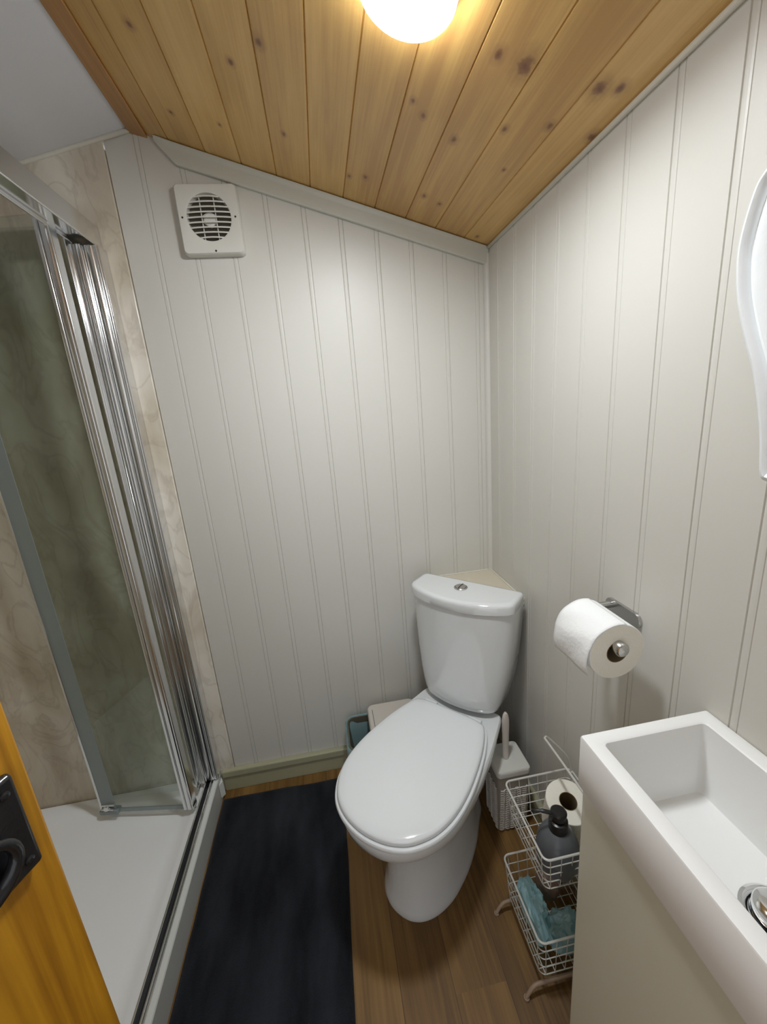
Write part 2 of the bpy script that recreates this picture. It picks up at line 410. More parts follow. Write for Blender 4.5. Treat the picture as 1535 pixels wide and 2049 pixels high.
struct(mb.build('trim_3', M['caulk']), 'thin pale bead where right wall meets the ceiling')
mb = MB(); mb.tube([(-.945, -.006, zc(-.945) - .004), (XL, -.006, zc(XL) - .004)], .0055, 8)
struct(mb.build('trim_4', M['caulk']), 'white sealant bead under the white ceiling')
mb = MB()
q = [(0, 0)] + [(-.014 * math.cos(a), -.014 * math.sin(a)) for a in [PI / 2 * k / 6 for k in range(7)]]
mb.loft([[(x - .0002, y - .0002, .0) for x, y in q], [(x - .0002, y - .0002, 1.755) for x, y in q]])
struct(mb.build('trim_5', M['paint']), 'rounded corner bead')

# skirting: stepped top lip
def skirting(name, prof, horizontal, a0, a1):
    mb = MB(); n = len(prof)
    if horizontal: A = [(a0, -d, z) for d, z in prof]; B = [(a1, -d, z) for d, z in prof]
    else: A = [(-d, a0, z) for d, z in prof]; B = [(-d, a1, z) for d, z in prof]
    mb.add(A + B, [(i, (i + 1) % n, n + (i + 1) % n, n + i) for i in range(n)] + [tuple(reversed(range(n))), tuple(range(n, 2 * n))])
    return struct(mb.build(name, M['skirt'], bevel=.0015), 'olive-grey painted skirting board')
sp_ = [(.0002, 0), (.012, 0), (.012, .062), (.018, .064), (.018, .086), (.015, .090), (.0002, .090)]
skirting('baseboard_back', sp_, True, -1.055, -.0003)
skirting('baseboard_right', sp_, False, -.019, YF)

# ------------------------------------------------------------------ door in the lower left
dd = Vector((-math.sin(math.radians(19)), -math.cos(math.radians(19)), 0)); dn = Vector((dd.y, -dd.x, 0))   # dn points left/away
E0 = Vector((-.898, -.9, 0)); DW = .72
def DP(s, o, z): return E0 + dd * s - dn * o + Vector((0, 0, z)) if False else E0 + dd * s + Vector((-dd.y, dd.x, 0)) * o + Vector((0, 0, z))
# o > 0 points to the room side (+x)
door = bpy.data.objects.new('door_1', None); COL.objects.link(door); door.location = E0 + dd * DW
struct(door, 'open orange varnished pine door'); 
def dbox(s0, s1, o0, o1, z0, z1):
    return ([DP(s, o, z) for z in (z0, z1) for o in (o0, o1) for s in (s0, s1)],
            [(0, 2, 3, 1), (4, 5, 7, 6), (0, 1, 5, 4), (2, 6, 7, 3), (0, 4, 6, 2), (1, 3, 7, 5)])
mb = MB(); mb.add(*dbox(0, DW, -.038, 0, .008, 1.89)); mb.build('door_leaf', M['doorwood'], door, bevel=.003)
latch = None
mb = MB(); mb.add(*dbox(.019, .125, .0005, .012, .902, 1.014)); latch = mb.build('latch_plate', M['black'], door, bevel=.004)
for s, z in ((.031, .916), (.031, .998), (.112, .916), (.112, .998)):
    mb = MB(); mb.tube([DP(s, .010, z), DP(s, .0135, z), DP(s, .0145, z)], [.0045, .0045, .002], 12)
    mb.build('screw', M['black'], latch)
mb = MB(); pts = []
for k in range(28):
    a = 2 * PI * k / 28; pts.append(DP(.078 + .034 * math.cos(a), .024 + .004 * math.sin(a), .948 + .030 * math.sin(a)))
mb.tube(pts, [.0045 + .0015 * (1 - math.sin(2 * PI * k / 28)) for k in range(28)], 12, closed=True)
mb.build('ring_handle', M['black'], latch)
mb = MB(); mb.tube([DP(.078, .012, .978), DP(.078, .022, .980), DP(.078, .03, .978)], [.012, .010, .006], 16)
mb.build('spindle_boss', M['black'], latch)
settle(door)
# keyed frame of the doorway behind the camera
mb = MB(); mb.box(-1.19, -1.16, YF - .06, YF + .01, 0, 1.92); mb.box(-.38, -.35, YF - .06, YF + .01, 0, 1.92); mb.box(-1.19, -.35, YF - .06, YF + .01, 1.92, 1.945)
struct(mb.build('trim_6', M['doorwood']), 'wooden door frame')

# ------------------------------------------------------------------ shower tray
t = thing('shower_tray', 'white acrylic shower tray on the floor behind the glass door', 'shower tray', loc=(-1.45, -.4, 0))
mb = MB()
def ring(x0, x1, y0, y1, z, r, n=6):
    return [(a + (x0 + x1) / 2, b + (y0 + y1) / 2, z) for a, b in rrect(x1 - x0, y1 - y0, r, n)]
X0, X1, Y0, Y1 = XL + .001, XE - .004, YS + .001, -.0075
mb.loft([ring(X0, X1, Y0, Y1, 0, .01), ring(X0, X1, Y0, Y1, .070, .01), ring(X0 + .004, X1 - .004, Y0 + .004, Y1 - .004, .075, .01),
         ring(X0 + .05, X1 - .06, Y0 + .045, Y1 - .045, .075, .03), ring(X0 + .06, X1 - .07, Y0 + .055, Y1 - .055, .066, .04), ring(X0 + .10, X1 - .11, Y0 + .1, Y1 - .1, .058, .04),
         ring(X0 + .3, X1 - .3, Y0 + .3, Y1 - .3, .054, .03)])
mb.build('tray_body', M['tray'], t)
mb = MB(); mb.lathe([(.045, .054), (.045, .058), (.040, .060), (.0, .061)], (-1.5, -.45, 0), 32)
mb.build('waste_cover', M['chrome'], t)
settle(t)

# ------------------------------------------------------------------ shower enclosure (bifold door)
t = thing('shower_door', 'chrome-framed folding glass shower door, folded open over the tray', 'shower door', loc=(-1.08, -.01, .075))
# bottom rail: strips along y with a stepped section
def strip(mb, x0, x1, z0, z1, y0=YS + .002, y1=-.006, mi=0): return mb.box(x0, x1, y0, y1, z0, z1, mi)
mb = MB(); strip(mb, -1.1035, -1.062, .0755, .079); strip(mb, -1.1035, -1.0985, .079, .096); strip(mb, -1.086, -1.0815, .079, .094); strip(mb, -1.081, -1.0765, .079, .090)
rail = mb.build('bottom_rail', M['chrome_f'], t, bevel=.0008)
mb = MB(); strip(mb, -1.0983, -1.0862, .0793, .0835); mb.build('gasket', M['gasket'], rail)
mb = MB(); strip(mb, -1.0762, -1.0615, .0793, .090, y1=-.02); mb.build('white_sill_strip', M['wseal'], rail, bevel=.001)['label'] = 'white strip along the outer edge'
mb = MB(); strip(mb, -1.0612, -1.059, .001, .089, y1=-.0205)
mb.build('outer_trim', M['greytrim'], t)
mb = MB(); mb.add([(-1.058, -.0205, .02), (-1.045, -.045, .02), (-1.058, -.06, .02), (-1.058, -.0205, .075), (-1.048, -.04, .075), (-1.058, -.06, .075)], [(0, 2, 1), (3, 4, 5), (0, 1, 4, 3), (1, 2, 5, 4), (2, 0, 3, 5)])
mb.build('end_cap', M['wseal'], t, bevel=.001)
# top rail
mb = MB(); strip(mb, -1.111, -1.070, 1.800, 1.842, y1=-.008); strip(mb, -1.117, -1.1112, 1.790, 1.844, y1=-.008); strip(mb, -1.0698, -1.065, 1.790, 1.844, y1=-.008)
mb.build('top_rail', M['chrome_f'], t, bevel=.004, seg=3)
# wall channel + fluted post against the back wall
def flute(x0, x1, y, depth, n, z0, z1, mbx, back=-.0075):
    """front face facing -y with n rounded flutes"""
    P = []; W = n if isinstance(n, (list, tuple)) else [1] * n; tot = sum(W); a_ = x0
    for wk in W:
        w = (x1 - x0) * wk / tot
        for j in range(9):
            u = j / 8; P.append((a_ + w * u, y - depth * min(1, wk) * math.sin(PI * u) ** .35))
        a_ += w
    P += [(x1, back), (x0, back)]
    mbx.loft([[(a, b, z0) for a, b in P], [(a, b, z1) for a, b in P]], smooth=True)
mb = MB(); flute(-1.094, -1.058, -.046, .004, [2.2, .35, .9, .35], .0965, 1.789, mb)
mb.build('wall_channel', M['chrome_f'], t, bevel=.0015)
mb = MB(); flute(-1.118, -1.0945, -.054, .005, [.5, 1.6], .0965, 1.789, mb, -.03)
mb.build('pivot_post', M['chrome_f'], t, bevel=.001)
# the two folded panels, both perpendicular-ish to the enclosure, with stile, glass and seal
PA = math.atan2(.052, .297)
def panel(name, ox, oy, ang, w, z0, z1, stile):
    """panel from (ox, oy) running towards -x, rising in y by ang"""
    d = Vector((-math.cos(ang), math.sin(ang), 0)); n = Vector((math.sin(ang), math.cos(ang), 0))   # n points to +y
    O = Vector((ox, oy, 0))
    def pb(mb, s0, s1, o0, o1, a, b):
        mb.add([O + d * s + n * o + Vector((0, 0, z)) for z in (a, b) for o in (o0, o1) for s in (s0, s1)],
               [(0, 2, 3, 1), (4, 5, 7, 6), (0, 1, 5, 4), (2, 6, 7, 3), (0, 4, 6, 2), (1, 3, 7, 5)])
    mb = MB(); pb(mb, .018, w, -.003, .003, z0, z1)
    g = mb.build(name, M['glass'], t, weld=True)
    mb = MB()
    for k in range(stile):
        s0 = (0, .0065, .0245)[k]; sw_ = (.006, .0175, .012)[k]
        loops = []
        P = []
        for j in range(7):
            u = j / 6; P.append((s0 + sw_ * u, -.009 - .004 * math.sin(PI * u) ** .4))
        P += [(s0 + sw_, .010), (s0, .010)]
        mb.loft([[O + d * s + n * o + Vector((0, 0, z)) for s, o in P] for z in (z0 - .008, z1 + .006)])
    s_ = mb.build('stile', M['chrome_f'], g, bevel=.0006)
    return O, d, n, g, pb
O, d, n, g1, pb = panel('glass_panel', -1.108, -.142, PA, .315, .105, 1.822, 3)
mb = MB(); pb(mb, .268, .314, -.0045, -.0032, .106, 1.82); mb.build('hinge_seal', M['seal'], g1)['label'] = 'grey translucent hinge strip'
mb = MB(); pb(mb, .3145, .322, -.006, .006, .106, 1.82); mb.build('edge_profile', M['chrome'], g1, bevel=.001)
mb = MB()
a = O + d * .296
mb.lathe([(0, -.018), (.008, -.017), (.010, -.012), (.010, -.004)], (a.x, a.y, .118), 20, 'y')
mb.tube([a + Vector((-.018, -.008, .115)), a + Vector((.02, -.012, .108))], .0045, 10)
mb.tube([a + Vector((-.012, -.01, .130)), a + Vector((.026, -.014, .128))], .0035, 10)
mb.build('roller_fitting', M['chrome'], g1)
mb = MB(); pb(mb, .262, .325, -.012, .012, .088, .1045); mb.build('corner_block', M['seal'], g1, bevel=.003)
mb = MB(); pb(mb, .0, .318, -.002, .002, .090, .1045); mb.build('bottom_seal', M['seal'], g1)
O2, d2, n2, g2, pb2 = panel('glass_panel', -1.113, -.075, PA * .35, .315, .105, 1.822, 1)
for o in (rail, g1, g2): pass
settle(t)
# child objects of parts
def fix_grand(root):
    for ch in root.children:
        for g in ch.children:
            g.matrix_parent_inverse = Matrix.Identity(4)

# ------------------------------------------------------------------ extractor fan
cx, cz = -.7805, 1.850; W_, H_ = .157, .164
t = thing('extractor_fan', 'square white extractor fan with round louvred grille, high on back wall', 'extractor fan', loc=(cx, -.001, cz - H_ / 2))
mb = MB(); n = 48
def sqpt(a, w, h, r):
    pts = rrect(w, h, r, 8)
    # ray cast at angle a
    best = None
    ca, sa = math.cos(a), math.sin(a)
    for i in range(len(pts)):
        (x1, y1), (x2, y2) = pts[i], pts[(i + 1) % len(pts)]
        den = ca * (y2 - y1) - sa * (x2 - x1)
        if abs(den) < 1e-9: continue
        tt = (x1 * (y2 - y1) - y1 * (x2 - x1)) / den
        u = (x1 * sa - y1 * ca) / den
        if tt > 0 and -1e-6 <= u <= 1 + 1e-6: best = (tt * ca, tt * sa)
    return best
ang = [2 * PI * k / 96 for k in range(96)]
fr = .056; gz = cz + .004
def fl(w, h, r, y, c=None): return [(cx + sqpt(a, w, h, r)[0], y, cz + sqpt(a, w, h, r)[1]) for a in ang]
def cl(r, y): return [(cx + r * math.cos(a), y, gz + r * math.sin(a)) for a in ang]
mb.loft([fl(W_, H_, .008, -.0008), fl(W_, H_, .008, -.022), fl(W_ - .006, H_ - .006, .008, -.0275), cl(fr + .004, -.0285), cl(fr, -.0275), cl(fr - .002, -.010)], True, False)
body = mb.build('fan_body', M['wplastic'], t)
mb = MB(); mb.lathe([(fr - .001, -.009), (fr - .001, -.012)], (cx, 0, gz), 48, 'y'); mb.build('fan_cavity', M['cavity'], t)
mb = MB()
for k in range(9):
    z = gz + (k - 4) * .0118; hw = math.sqrt(max(.0001, fr ** 2 - (z - gz) ** 2)) + .001
    P = []
    for j in range(13):
        u = -1 + 2 * j / 12; yy = -.0275 - .003 * (1 - u * u)
        P.append((cx + hw * u, yy, z + .0012 * (1 - u * u)))
    loops = [[(x, y, zz - .0028), (x, y, zz + .0006), (x, y + .012, zz + .0048), (x, y + .012, zz + .0018)] for x, y, zz in P]
    mb.loft(loops, smooth=False)
mb.build('louvre', M['wplastic'], t)
mb = MB()
for dx in (-.019, .017): mb.box(cx + dx - .0012, cx + dx + .0012, -.024, -.021, gz - fr + .004, gz + fr - .004)
mb.lathe([(.019, -.013), (.019, -.0195), (.014, -.0215)], (cx, 0, gz - .002), 6, 'y')
mb.build('motor_hub', M['wplastic'], t)
for x, z in ((cx - .067, gz), (cx + .067, gz), (cx + .004, cz - .075)):
    mb = MB(); mb.lathe([(.0025, -.0272), (.0025, -.0284)], (x, 0, z), 10, 'y')
    mb.build('screw', M['dark'], t)
settle(t)

# ------------------------------------------------------------------ ceiling lamp
lc = Vector((-.370, -.634, 0)); lz = za(lc.x)
t = thing('ceiling_light', 'round glowing white ceiling lamp on the pine boards', 'ceiling light', loc=(lc.x, lc.y, lz))
tilt = Matrix.Translation((lc.x, lc.y, lz)) @ Matrix.Rotation(math.atan(.304), 4, 'Y')
mb = MB(); mb.lathe([(.070, -.0003), (.071, -.010), (.068, -.014)], n=48)
o = mb.build('lamp_base', M['wplastic']); o.parent = t; o.matrix_world = tilt
mb = MB(); mb.lathe([(.064, -.0295), (.061, -.031), (.040, -.0325), (.001, -.033)], n=48, cap0=True)
o2 = mb.build('diffuser', M['lamp'])
mb = MB(); mb.lathe([(.068, -.0142), (.0685, -.027), (.066, -.0305), (.0645, -.031)], n=48, cap0=False, cap1=False); o3 = mb.build('glowing_rim', M['lampside']); o2.parent = t; o2.matrix_world = tilt
for o in (o, o2, o3): o.parent = t; o.matrix_parent_inverse = Matrix.Translation(-t.location); o.matrix_basis = tilt
# ------------------------------------------------------------------ toilet
TC = .015
def W3(s, tt, z): return Vector(((tt - s) / R2, -(s + tt) / R2, z))
def outline(prof, z, c=TC, n=5, sh=0, inset=0):
    half = [Vector((s, h, 0)) for s, h in prof]
    full = half[1:-1]
    pts = [half[0]] + full + [half[-1]] + [Vector((p.x, -p.y, 0)) for p in reversed(full)]
    pts = catmull(pts, n, True)
    out = []
    for i, p in enumerate(pts):
        if inset:
            tg = (pts[(i + 1) % len(pts)] - pts[i - 1]).normalized(); nn = Vector((-tg.y, tg.x, 0)); p = p + nn * inset
        out.append(W3(p.x + sh, p.y + c, z))
    return out
t = thing('toilet', 'white close-coupled corner toilet standing on the wood floor', 'toilet', loc=W3(.35, TC, 0))
def pan_prof(sb, sf, hw, hb, sw=.60, tail=0):
    L_ = sf - sw
    if tail: P = [(.205, 0), (.205, tail * .8), (.215, tail), (sb - .006, tail), (sb, tail + .012), (sb, hb * .9), (sb + .010, hb)]
    else: P = [(sb, 0), (sb, hb * .55), (sb + .004, hb * .8), (sb + .012, hb * .95)]
    P += [(sb + .05, hb + (hw - hb) * .25), (sb + (sw - sb) * .5, hb + (hw - hb) * .72), (sw - .04, hw * .995)]
    for a in (12, 28, 44, 60, 74, 84):
        P.append((sw + L_ * math.sin(math.radians(a)), hw * math.cos(math.radians(a)) ** .86))
    P.append((sf, 0)); return P
mb = MB()
rows = [  # z, back, front, half width, half width at back, s of widest
    (0.000, .315, .712, .111, .070, .55), (.010, .315, .714, .113, .072, .55), (.024, .317, .710, .109, .070, .55), (.06, .32, .698, .101, .066, .55), (.14, .32, .694, .096, .066, .55),
    (.20, .315, .698, .096, .070, .56), (.245, .31, .712, .104, .082, .58), (.275, .305, .738, .124, .096, .585), (.300, .300, .772, .142, .110, .59), (.325, .298, .797, .155, .120, .60),
    (.350, .296, .813, .166, .129, .60), (.375, .295, .819, .169, .133, .60), (.384, .295, .817, .168, .133, .60), (.389, .298, .811, .163, .130, .60)]
mb.loft([outline(pan_prof(sb, sf, hw, hb, sw, tail=min(.055, hb - .028)), z) for z, sb, sf, hw, hb, sw in rows])
mb.build('pan', M['ceramic'], t)
SEAT = [(.372, 0), (.372, .06), (.376, .100), (.392, .124), (.45, .146), (.52, .161), (.60, .170), (.67, .168), (.725, .154), (.765, .131), (.795, .101), (.816, .056), (.824, 0)]
LID = SEAT
mb = MB()
mb.loft([outline(SEAT, .3900, inset=-.006), outline(SEAT, .3915, inset=-.001), outline(SEAT, .395), outline(SEAT, .4000, inset=-.0005), outline(SEAT, .4025, inset=-.002), outline(SEAT, .4032, inset=-.006), outline(SEAT, .4034, inset=-.012), outline(SEAT, .4034, inset=-.03)])
mb.build('seat_ring', M['seat'], t)
mb = MB()
def dome(prof, z, k):   # k scale towards the centre
    pts = outline(prof, 0, inset=-.0075); c = W3(.60, TC, 0)
    return [Vector((c.x + (p.x - c.x) * k, c.y + (p.y - c.y) * k, z)) for p in pts]
mb.loft([dome(LID, .4056, .97), dome(LID, .4060, .994), dome(LID, .4070, .999), dome(LID, .4095, 1), dome(LID, .4140, 1.0), dome(LID, .4175, .988), dome(LID, .4205, .96), dome(LID, .4225, .88), dome(LID, .4245, .7), dome(LID, .4258, .45), dome(LID, .4262, .15)])
mb.build('lid', M['seat'], t)
for tt in (-.075, .075):
    mb = MB(); mb.tube([W3(.366, TC + tt - .02, .399), W3(.366, TC + tt + .02, .399)], .007, 14)
    mb.build('seat_hinge', M['seat'], t)
# cistern
def cis(sb, sm, ss, hw, z, p=9, m=14):
    half = []
    us = [.9 * k / 12 for k in range(13)] + [.93, .955, .973, .986, .995, 1.0]
    m = len(us) - 1
    for u in us:                                 # front centre -> side (superellipse with a bowed front)
        v = max(0, 1 - u ** p) ** (1 / p)
        half.append((sb + .012 + (sm - sb - .012 - (sm - ss) * u * u) * v, hw * u))
    half += [(sb + .012, hw), (sb + .0035, hw - .0035), (sb, hw - .012), (sb, hw * .5), (sb, 0)]
    half = half[:m] + half[m + 1:]
    pts = half + [(a, -b) for a, b in reversed(half[1:-1])]
    return [W3(a, TC + b, z) for a, b in pts]
mb = MB()
rows = [(.4035, .215, .340, .315, .112), (.406, .205, .350, .322, .120), (.412, .200, .356, .327, .1245), (.43, .196, .359, .328, .129), (.46, .193, .360, .326, .1365), (.50, .192, .360, .322, .1445), (.56, .192, .358, .316, .153), (.63, .192, .356, .311, .160), (.70, .192, .355, .307, .165), (.7405, .192, .355, .306, .167)]
mb.loft([cis(sb, sm, ss, hw, z) for z, sb, sm, ss, hw in rows])
mb.build('cistern', M['ceramic'], t)
mb = MB()
rows = [(.7425, .210, .355, .304, .166), (.7430, .207, .3585, .307, .1695), (.745, .206, .360, .309, .171), (.766, .206, .360, .309, .171), (.7715, .2075, .3585, .3075, .1695), (.7750, .2115, .3545, .3045, .1655), (.7768, .220, .346, .298, .157)]
mb.loft([cis(sb, sm, ss, hw, z, 11) for z, sb, sm, ss, hw in rows])
mb.build('cistern_lid', M['ceramic'], t)
p = W3(.268, TC - .006, 0)
mb = MB(); mb.lathe([(.021, .7767), (.021, .779), (.0185, .781), (.0178, .779), (.0170, .779), (.0165, .7825), (.010, .7835), (.001, .784)], (p.x, p.y, 0), 40)
btn = mb.build('flush_button', M['chrome_d'], t)
mb = MB(); v = Vector((.70710678, -.70710678, 0))
mb.tube([Vector((p.x, p.y, .7837)) - Vector((-v.y, v.x, 0)) * .0165, Vector((p.x, p.y, .7843)), Vector((p.x, p.y, .7837)) + Vector((-v.y, v.x, 0)) * .0165], .0009, 6)
mb.build('button_split', M['dark'], btn)
settle(t)
# corner shelf behind the cistern
mb = MB(); k = .250
vs = [(-.0005, -.0005), (-k, -.0005), (-.0005, -k)]
mb.loft([[(x, y, .717) for x, y in vs], [(x, y, .735) for x, y in vs]], smooth=False)
sh = mb.build('shelf_board', mat('cream_board', lin(205, 197, 178), .45), bevel=.001)
t = thing('corner_shelf', 'small triangular beige board in the corner behind the cistern', 'shelf', loc=(-.02, -.02, .717)); sh.parent = t
mb = MB(); mb.tube([(-k, -.003, .7365), (-.003, -.003, .7365), (-.003, -k, .7365)], .0035, 8); mb.build('sealant_bead', M['caulk'], t)
settle(t)

# ------------------------------------------------------------------ toilet roll and holder on the right wall
t = thing('toilet_roll_holder', 'chrome toilet roll holder fixed to the right wall', 'toilet roll holder', loc=(-.0005, -.65, .90))
mb = MB(); pl = [(a - .650, b + .902) for a, b in rrect(.094, .030, .014, 6)]
mb.loft([[(-.0005, y, z) for y, z in pl], [(-.005, y, z) for y, z in pl], [(-.0065, y * .98 - .013, z * .98 + .018) for y, z in pl]])
mb.build('back_plate', M['chrome_d'], t)
ax_ = Vector((-.088, 0, .893))
mb = MB(); mb.tube([(-.006, -.62, .905), (-.03, -.62, .905), (-.070, -.621, .904), (-.084, -.626, .902), (-.0885, -.640, .899), (-.0885, -.70, .899), (-.0885, -.752, .899)], .0075, 14)
mb.build('arm', M['chrome_d'], t)
mb = MB(); mb.lathe([(.010, -.735), (.0125, -.738), (.0125, -.757), (.010, -.760), (.001, -.761)], (-.0885, 0, .899), 24, 'y')
mb.build('end_knob', M['chrome_d'], t)
settle(t)
t = thing('toilet_roll', 'white toilet paper roll hanging on the chrome wall holder, end flap loose', 'toilet roll', loc=(-.088, -.695, .89))
RC = Vector((-.0885, 0, .8885)); RR, RI, ya, yb = .0525, .0205, -.645, -.745
mb = MB()
mb.lathe([(RI, ya), (RR - .001, ya), (RR, ya - .001), (RR, yb + .001), (RR - .001, yb), (RI, yb)], (RC.x, 0, RC.z), 64, 'y', False, False)
o = mb.build('paper_body', [M['paper'], M['papere']], t)
for p in o.data.polygons:
    if abs(p.normal.y) > .8: p.material_index = 1
mb = MB(); mb.lathe([(RI, ya + .0002), (RI, yb - .0002), (RI - .0012, yb - .0002), (RI - .0012, ya + .0002), (RI, ya + .0002)], (RC.x, 0, RC.z), 40, 'y', False, False)
mb.build('cardboard_core', M['card'], t)
# loose flap: wraps over the top and hangs on the room side
path = []
for k in range(24):
    a = math.radians(75 + 95 * k / 23); path.append((RC.x + (RR + .0012 + .0035 * (k / 23) ** 2) * math.cos(a), RC.z + (RR + .0012 + .0035 * (k / 23) ** 2) * math.sin(a)))
x, z = path[-1]
for k in range(1, 8): path.append((x - .0012 * k + .0002 * k * k, z - .0068 * k))
mb = MB(); loops = []
for i, (x, z) in enumerate(path):
    row = []
    for j in range(15):
        u = j / 14; wv = .0009 * math.sin(7 * u + i * .5) * min(1, i / 12)
        row.append((x - wv, ya + .001 + (yb - ya - .002) * u, z - (.004 * (1 - u) if i > 23 else 0)))
    loops.append(row)
mb.loft(loops, False, False, closed=False)
mb.build('loose_sheet', M['paper'], t, solid=.0006)
settle(t)

# ------------------------------------------------------------------ vanity unit and basin
BX, BY0, BY1, BZ0, BZ1 = -.2195, -.8375, -1.262, .734, .828
t = thing('vanity_cabinet', 'white gloss vanity cabinet under the basin on the right', 'cabinet', loc=(-.11, -1.05, 0))
mb = MB(); mb.box(-.198, -.001, BY1 + .004, BY0 - .003, .012, .7335)
# hollow carcass is closed; recess the top for the bowl by stopping the top board lower
for i, v in enumerate(mb.v): pass
mb2 = MB()
zt = .7335; zb = .001
mb2.box(-.198, -.001, BY0 - .018, BY0 - .003, zb, zt); mb2.box(-.198, -.001, BY1 + .004, BY1 + .018, zb, zt); mb2.box(-.198, -.001, BY1 + .018, BY0 - .018, zb, .018); mb2.box(-.006, -.001, BY1 + .018, BY0 - .018, .018, zt)
mb2.build('carcass', M['gloss'], t, bevel=.001)
mb = MB(); mb.box(-.2120, -.1985, BY1 + .004, BY0 - .003, .001, .7315); mb.build('cabinet_door', M['gloss'], t, bevel=.002)
settle(t)
t = thing('basin', 'rectangular white basin on top of the vanity cabinet', 'basin', loc=(-.11, -1.05, BZ0))
mb = MB()
def br(x0, x1, y0, y1, z, r): return [((x0 + x1) / 2 + a, (y0 + y1) / 2 + b, z) for a, b in rrect(x1 - x0, y1 - y0, r, 5)]
x0, x1, y0, y1 = BX, -.0008, BY1, BY0
mb.loft([br(x0 + .02, x1 - .008, y0 + .02, y1 - .02, .6925, .012), br(x0 + .022, x1 - .007, y0 + .019, y1 - .019, .733, .01), br(x0 + .002, x1, y0 + .001, y1 - .001, .7342, .003), br(x0, x1, y0, y1, .738, .003), br(x0, x1, y0, y1, .8255, .003), br(x0 + .0012, x1 - .001, y0 + .0012, y1 - .0012, .8278, .003), br(x0 + .004, x1 - .002, y0 + .004, y1 - .004, .8284, .003),
         br(x0 + .022, x1 - .022, y0 + .018, y1 - .018, .8282, .006), br(x0 + .0245, x1 - .0245, y0 + .0205, y1 - .0205, .826, .007),
         br(x0 + .028, x1 - .027, y0 + .03, y1 - .030, .720, .009), br(x0 + .032, x1 - .031, y0 + .034, y1 - .034, .711, .010), br(x0 + .042, x1 - .041, y0 + .044, y1 - .044, .707, .012), br(x0 + .09, x1 - .09, y0 + .15, y1 - .15, .7045, .012)])
mb.build('bowl', M['basin'], t)
dc = (-.083, -1.026)
mb = MB(); mb.lathe([(.038, .7055), (.038, .7075), (.034, .7105), (.029, .7085), (.027, .7065)], (dc[0], dc[1], 0), 48)
dr = mb.build('waste_flange', M['chrome'], t)
mb = MB(); mb.lathe([(.024, .7105), (.0265, .7115), (.0265, .719), (.0245, .7215), (.018, .7245), (.009, .7262), (.0005, .7266)], (dc[0], dc[1], 0), 48)
mb.build('click_plug', M['chrome'], dr)
mb = MB(); mb.lathe([(.0255, .7066), (.0255, .7072)], (dc[0], dc[1], 0), 32); mb.lathe([(.012, .7066), (.012, .712)], (dc[0], dc[1], 0), 24)
mb.build('waste_gap', M['dark'], dr)
settle(t)

# ------------------------------------------------------------------ ornate white mirror on the right wall
left = [(-.900, 1.198), (-.888, 1.2035), (-.874, 1.212), (-.867, 1.257), (-.858, 1.299), (-.846, 1.340), (-.831, 1.378), (-.816, 1.424), (-.809, 1.464), (-.808, 1.491), (-.812, 1.519), (-.820, 1.549), (-.829, 1.562), (-.838, 1.567), (-.86, 1.570)]
yc = -.985
left += [(-.89, 1.578), (-.925, 1.598), (-.955, 1.622), (yc, 1.632)]
left = [(-.985, 1.168), (-.945, 1.180)] + left
full = [(y, z) for y, z in left] + [(2 * yc - y, z) for y, z in reversed(left[1:-1])]
def off(pts, k):
    n = len(pts); out = []
    for i in range(n):
        a, b = Vector(pts[i - 1]), Vector(pts[(i + 1) % n]); tg = (b - a).normalized(); out.append((pts[i][0] - tg.y * k * sgn, pts[i][1] + tg.x * k * sgn))
    return out
ar = sum(full[i - 1][0] * full[i][1] - full[i][0] * full[i - 1][1] for i in range(len(full)))
sgn = 1 if ar > 0 else -1
fs = [tuple(v)[:2] for v in catmull([(y, z, 0) for y, z in full], 4, True)]
t = thing('wall_mirror', 'white shaped moulded mirror frame on the right wall above the basin', 'mirror', loc=(-.001, yc, 1.17))
mb = MB(); sec = [(0, .0008), (0, .012), (.003, .019), (.008, .022), (.013, .019), (.016, .013), (.019, .0125), (.023, .019), (.031, .021), (.042, .017), (.050, .012), (.052, .008)]
mb.loft([[(-h, y, z) for y, z in off(fs, o)] for o, h in sec], False, False)
mb.build('frame', mat('white_painted_frame', lin(236, 240, 242), .35, bump=.25, bscale=60), t)
mb = MB(); mb.add([(-.0085, y, z) for y, z in off(fs, .050)], [tuple(range(len(fs)))]); mb.build('mirror_glass', mat('mirror_silver', (.9, .9, .9, 1), .02, 1), t, solid=.003)
settle(t)

# ------------------------------------------------------------------ waste bin behind the toilet (left)
t = thing('waste_bin', 'small bin with pale lid and blue liner, behind the toilet against back wall', 'bin', loc=(-.45, -.11, 0))
mb = MB(); x0, x1, y0, y1 = -.585, -.33, -.185, -.024
mb.loft([br(x0 + .03, x1 - .03, y0 + .02, y1 - .012, .001, .02), br(x0 + .004, x1 - .004, y0 + .004, y1 - .004, .235, .025), br(x0 + .008, x1 - .008, y0 + .008, y1 - .008, .235, .024), br(x0 + .034, x1 - .034, y0 + .024, y1 - .016, .006, .02)])
mb.build('bin_body', M['bindark'], t)
mb = MB(); cx_, cy_ = (-.504 - .326) / 2, (-.195 - .022) / 2
lo = lambda z, k: [(cx_ + a, cy_ + b, z) for a, b in rrect(.178 - k, .173 - k, .022, 8)]
mb.loft([lo(.236, 0), lo(.266, .002), lo(.270, .005), lo(.272, .012)])
lidb = mb.build('bin_lid', M['beigeplastic'], t)
mb = MB(); mb.box(-.4868, -.4852, -.135, -.052, .2721, .2724); mb.build('lid_slit', M['dark'], lidb)
mb = MB()
def lw(a, w): return w * noise.noise(Vector((math.cos(a) * 2.5, math.sin(a) * 2.5, w * 300)))
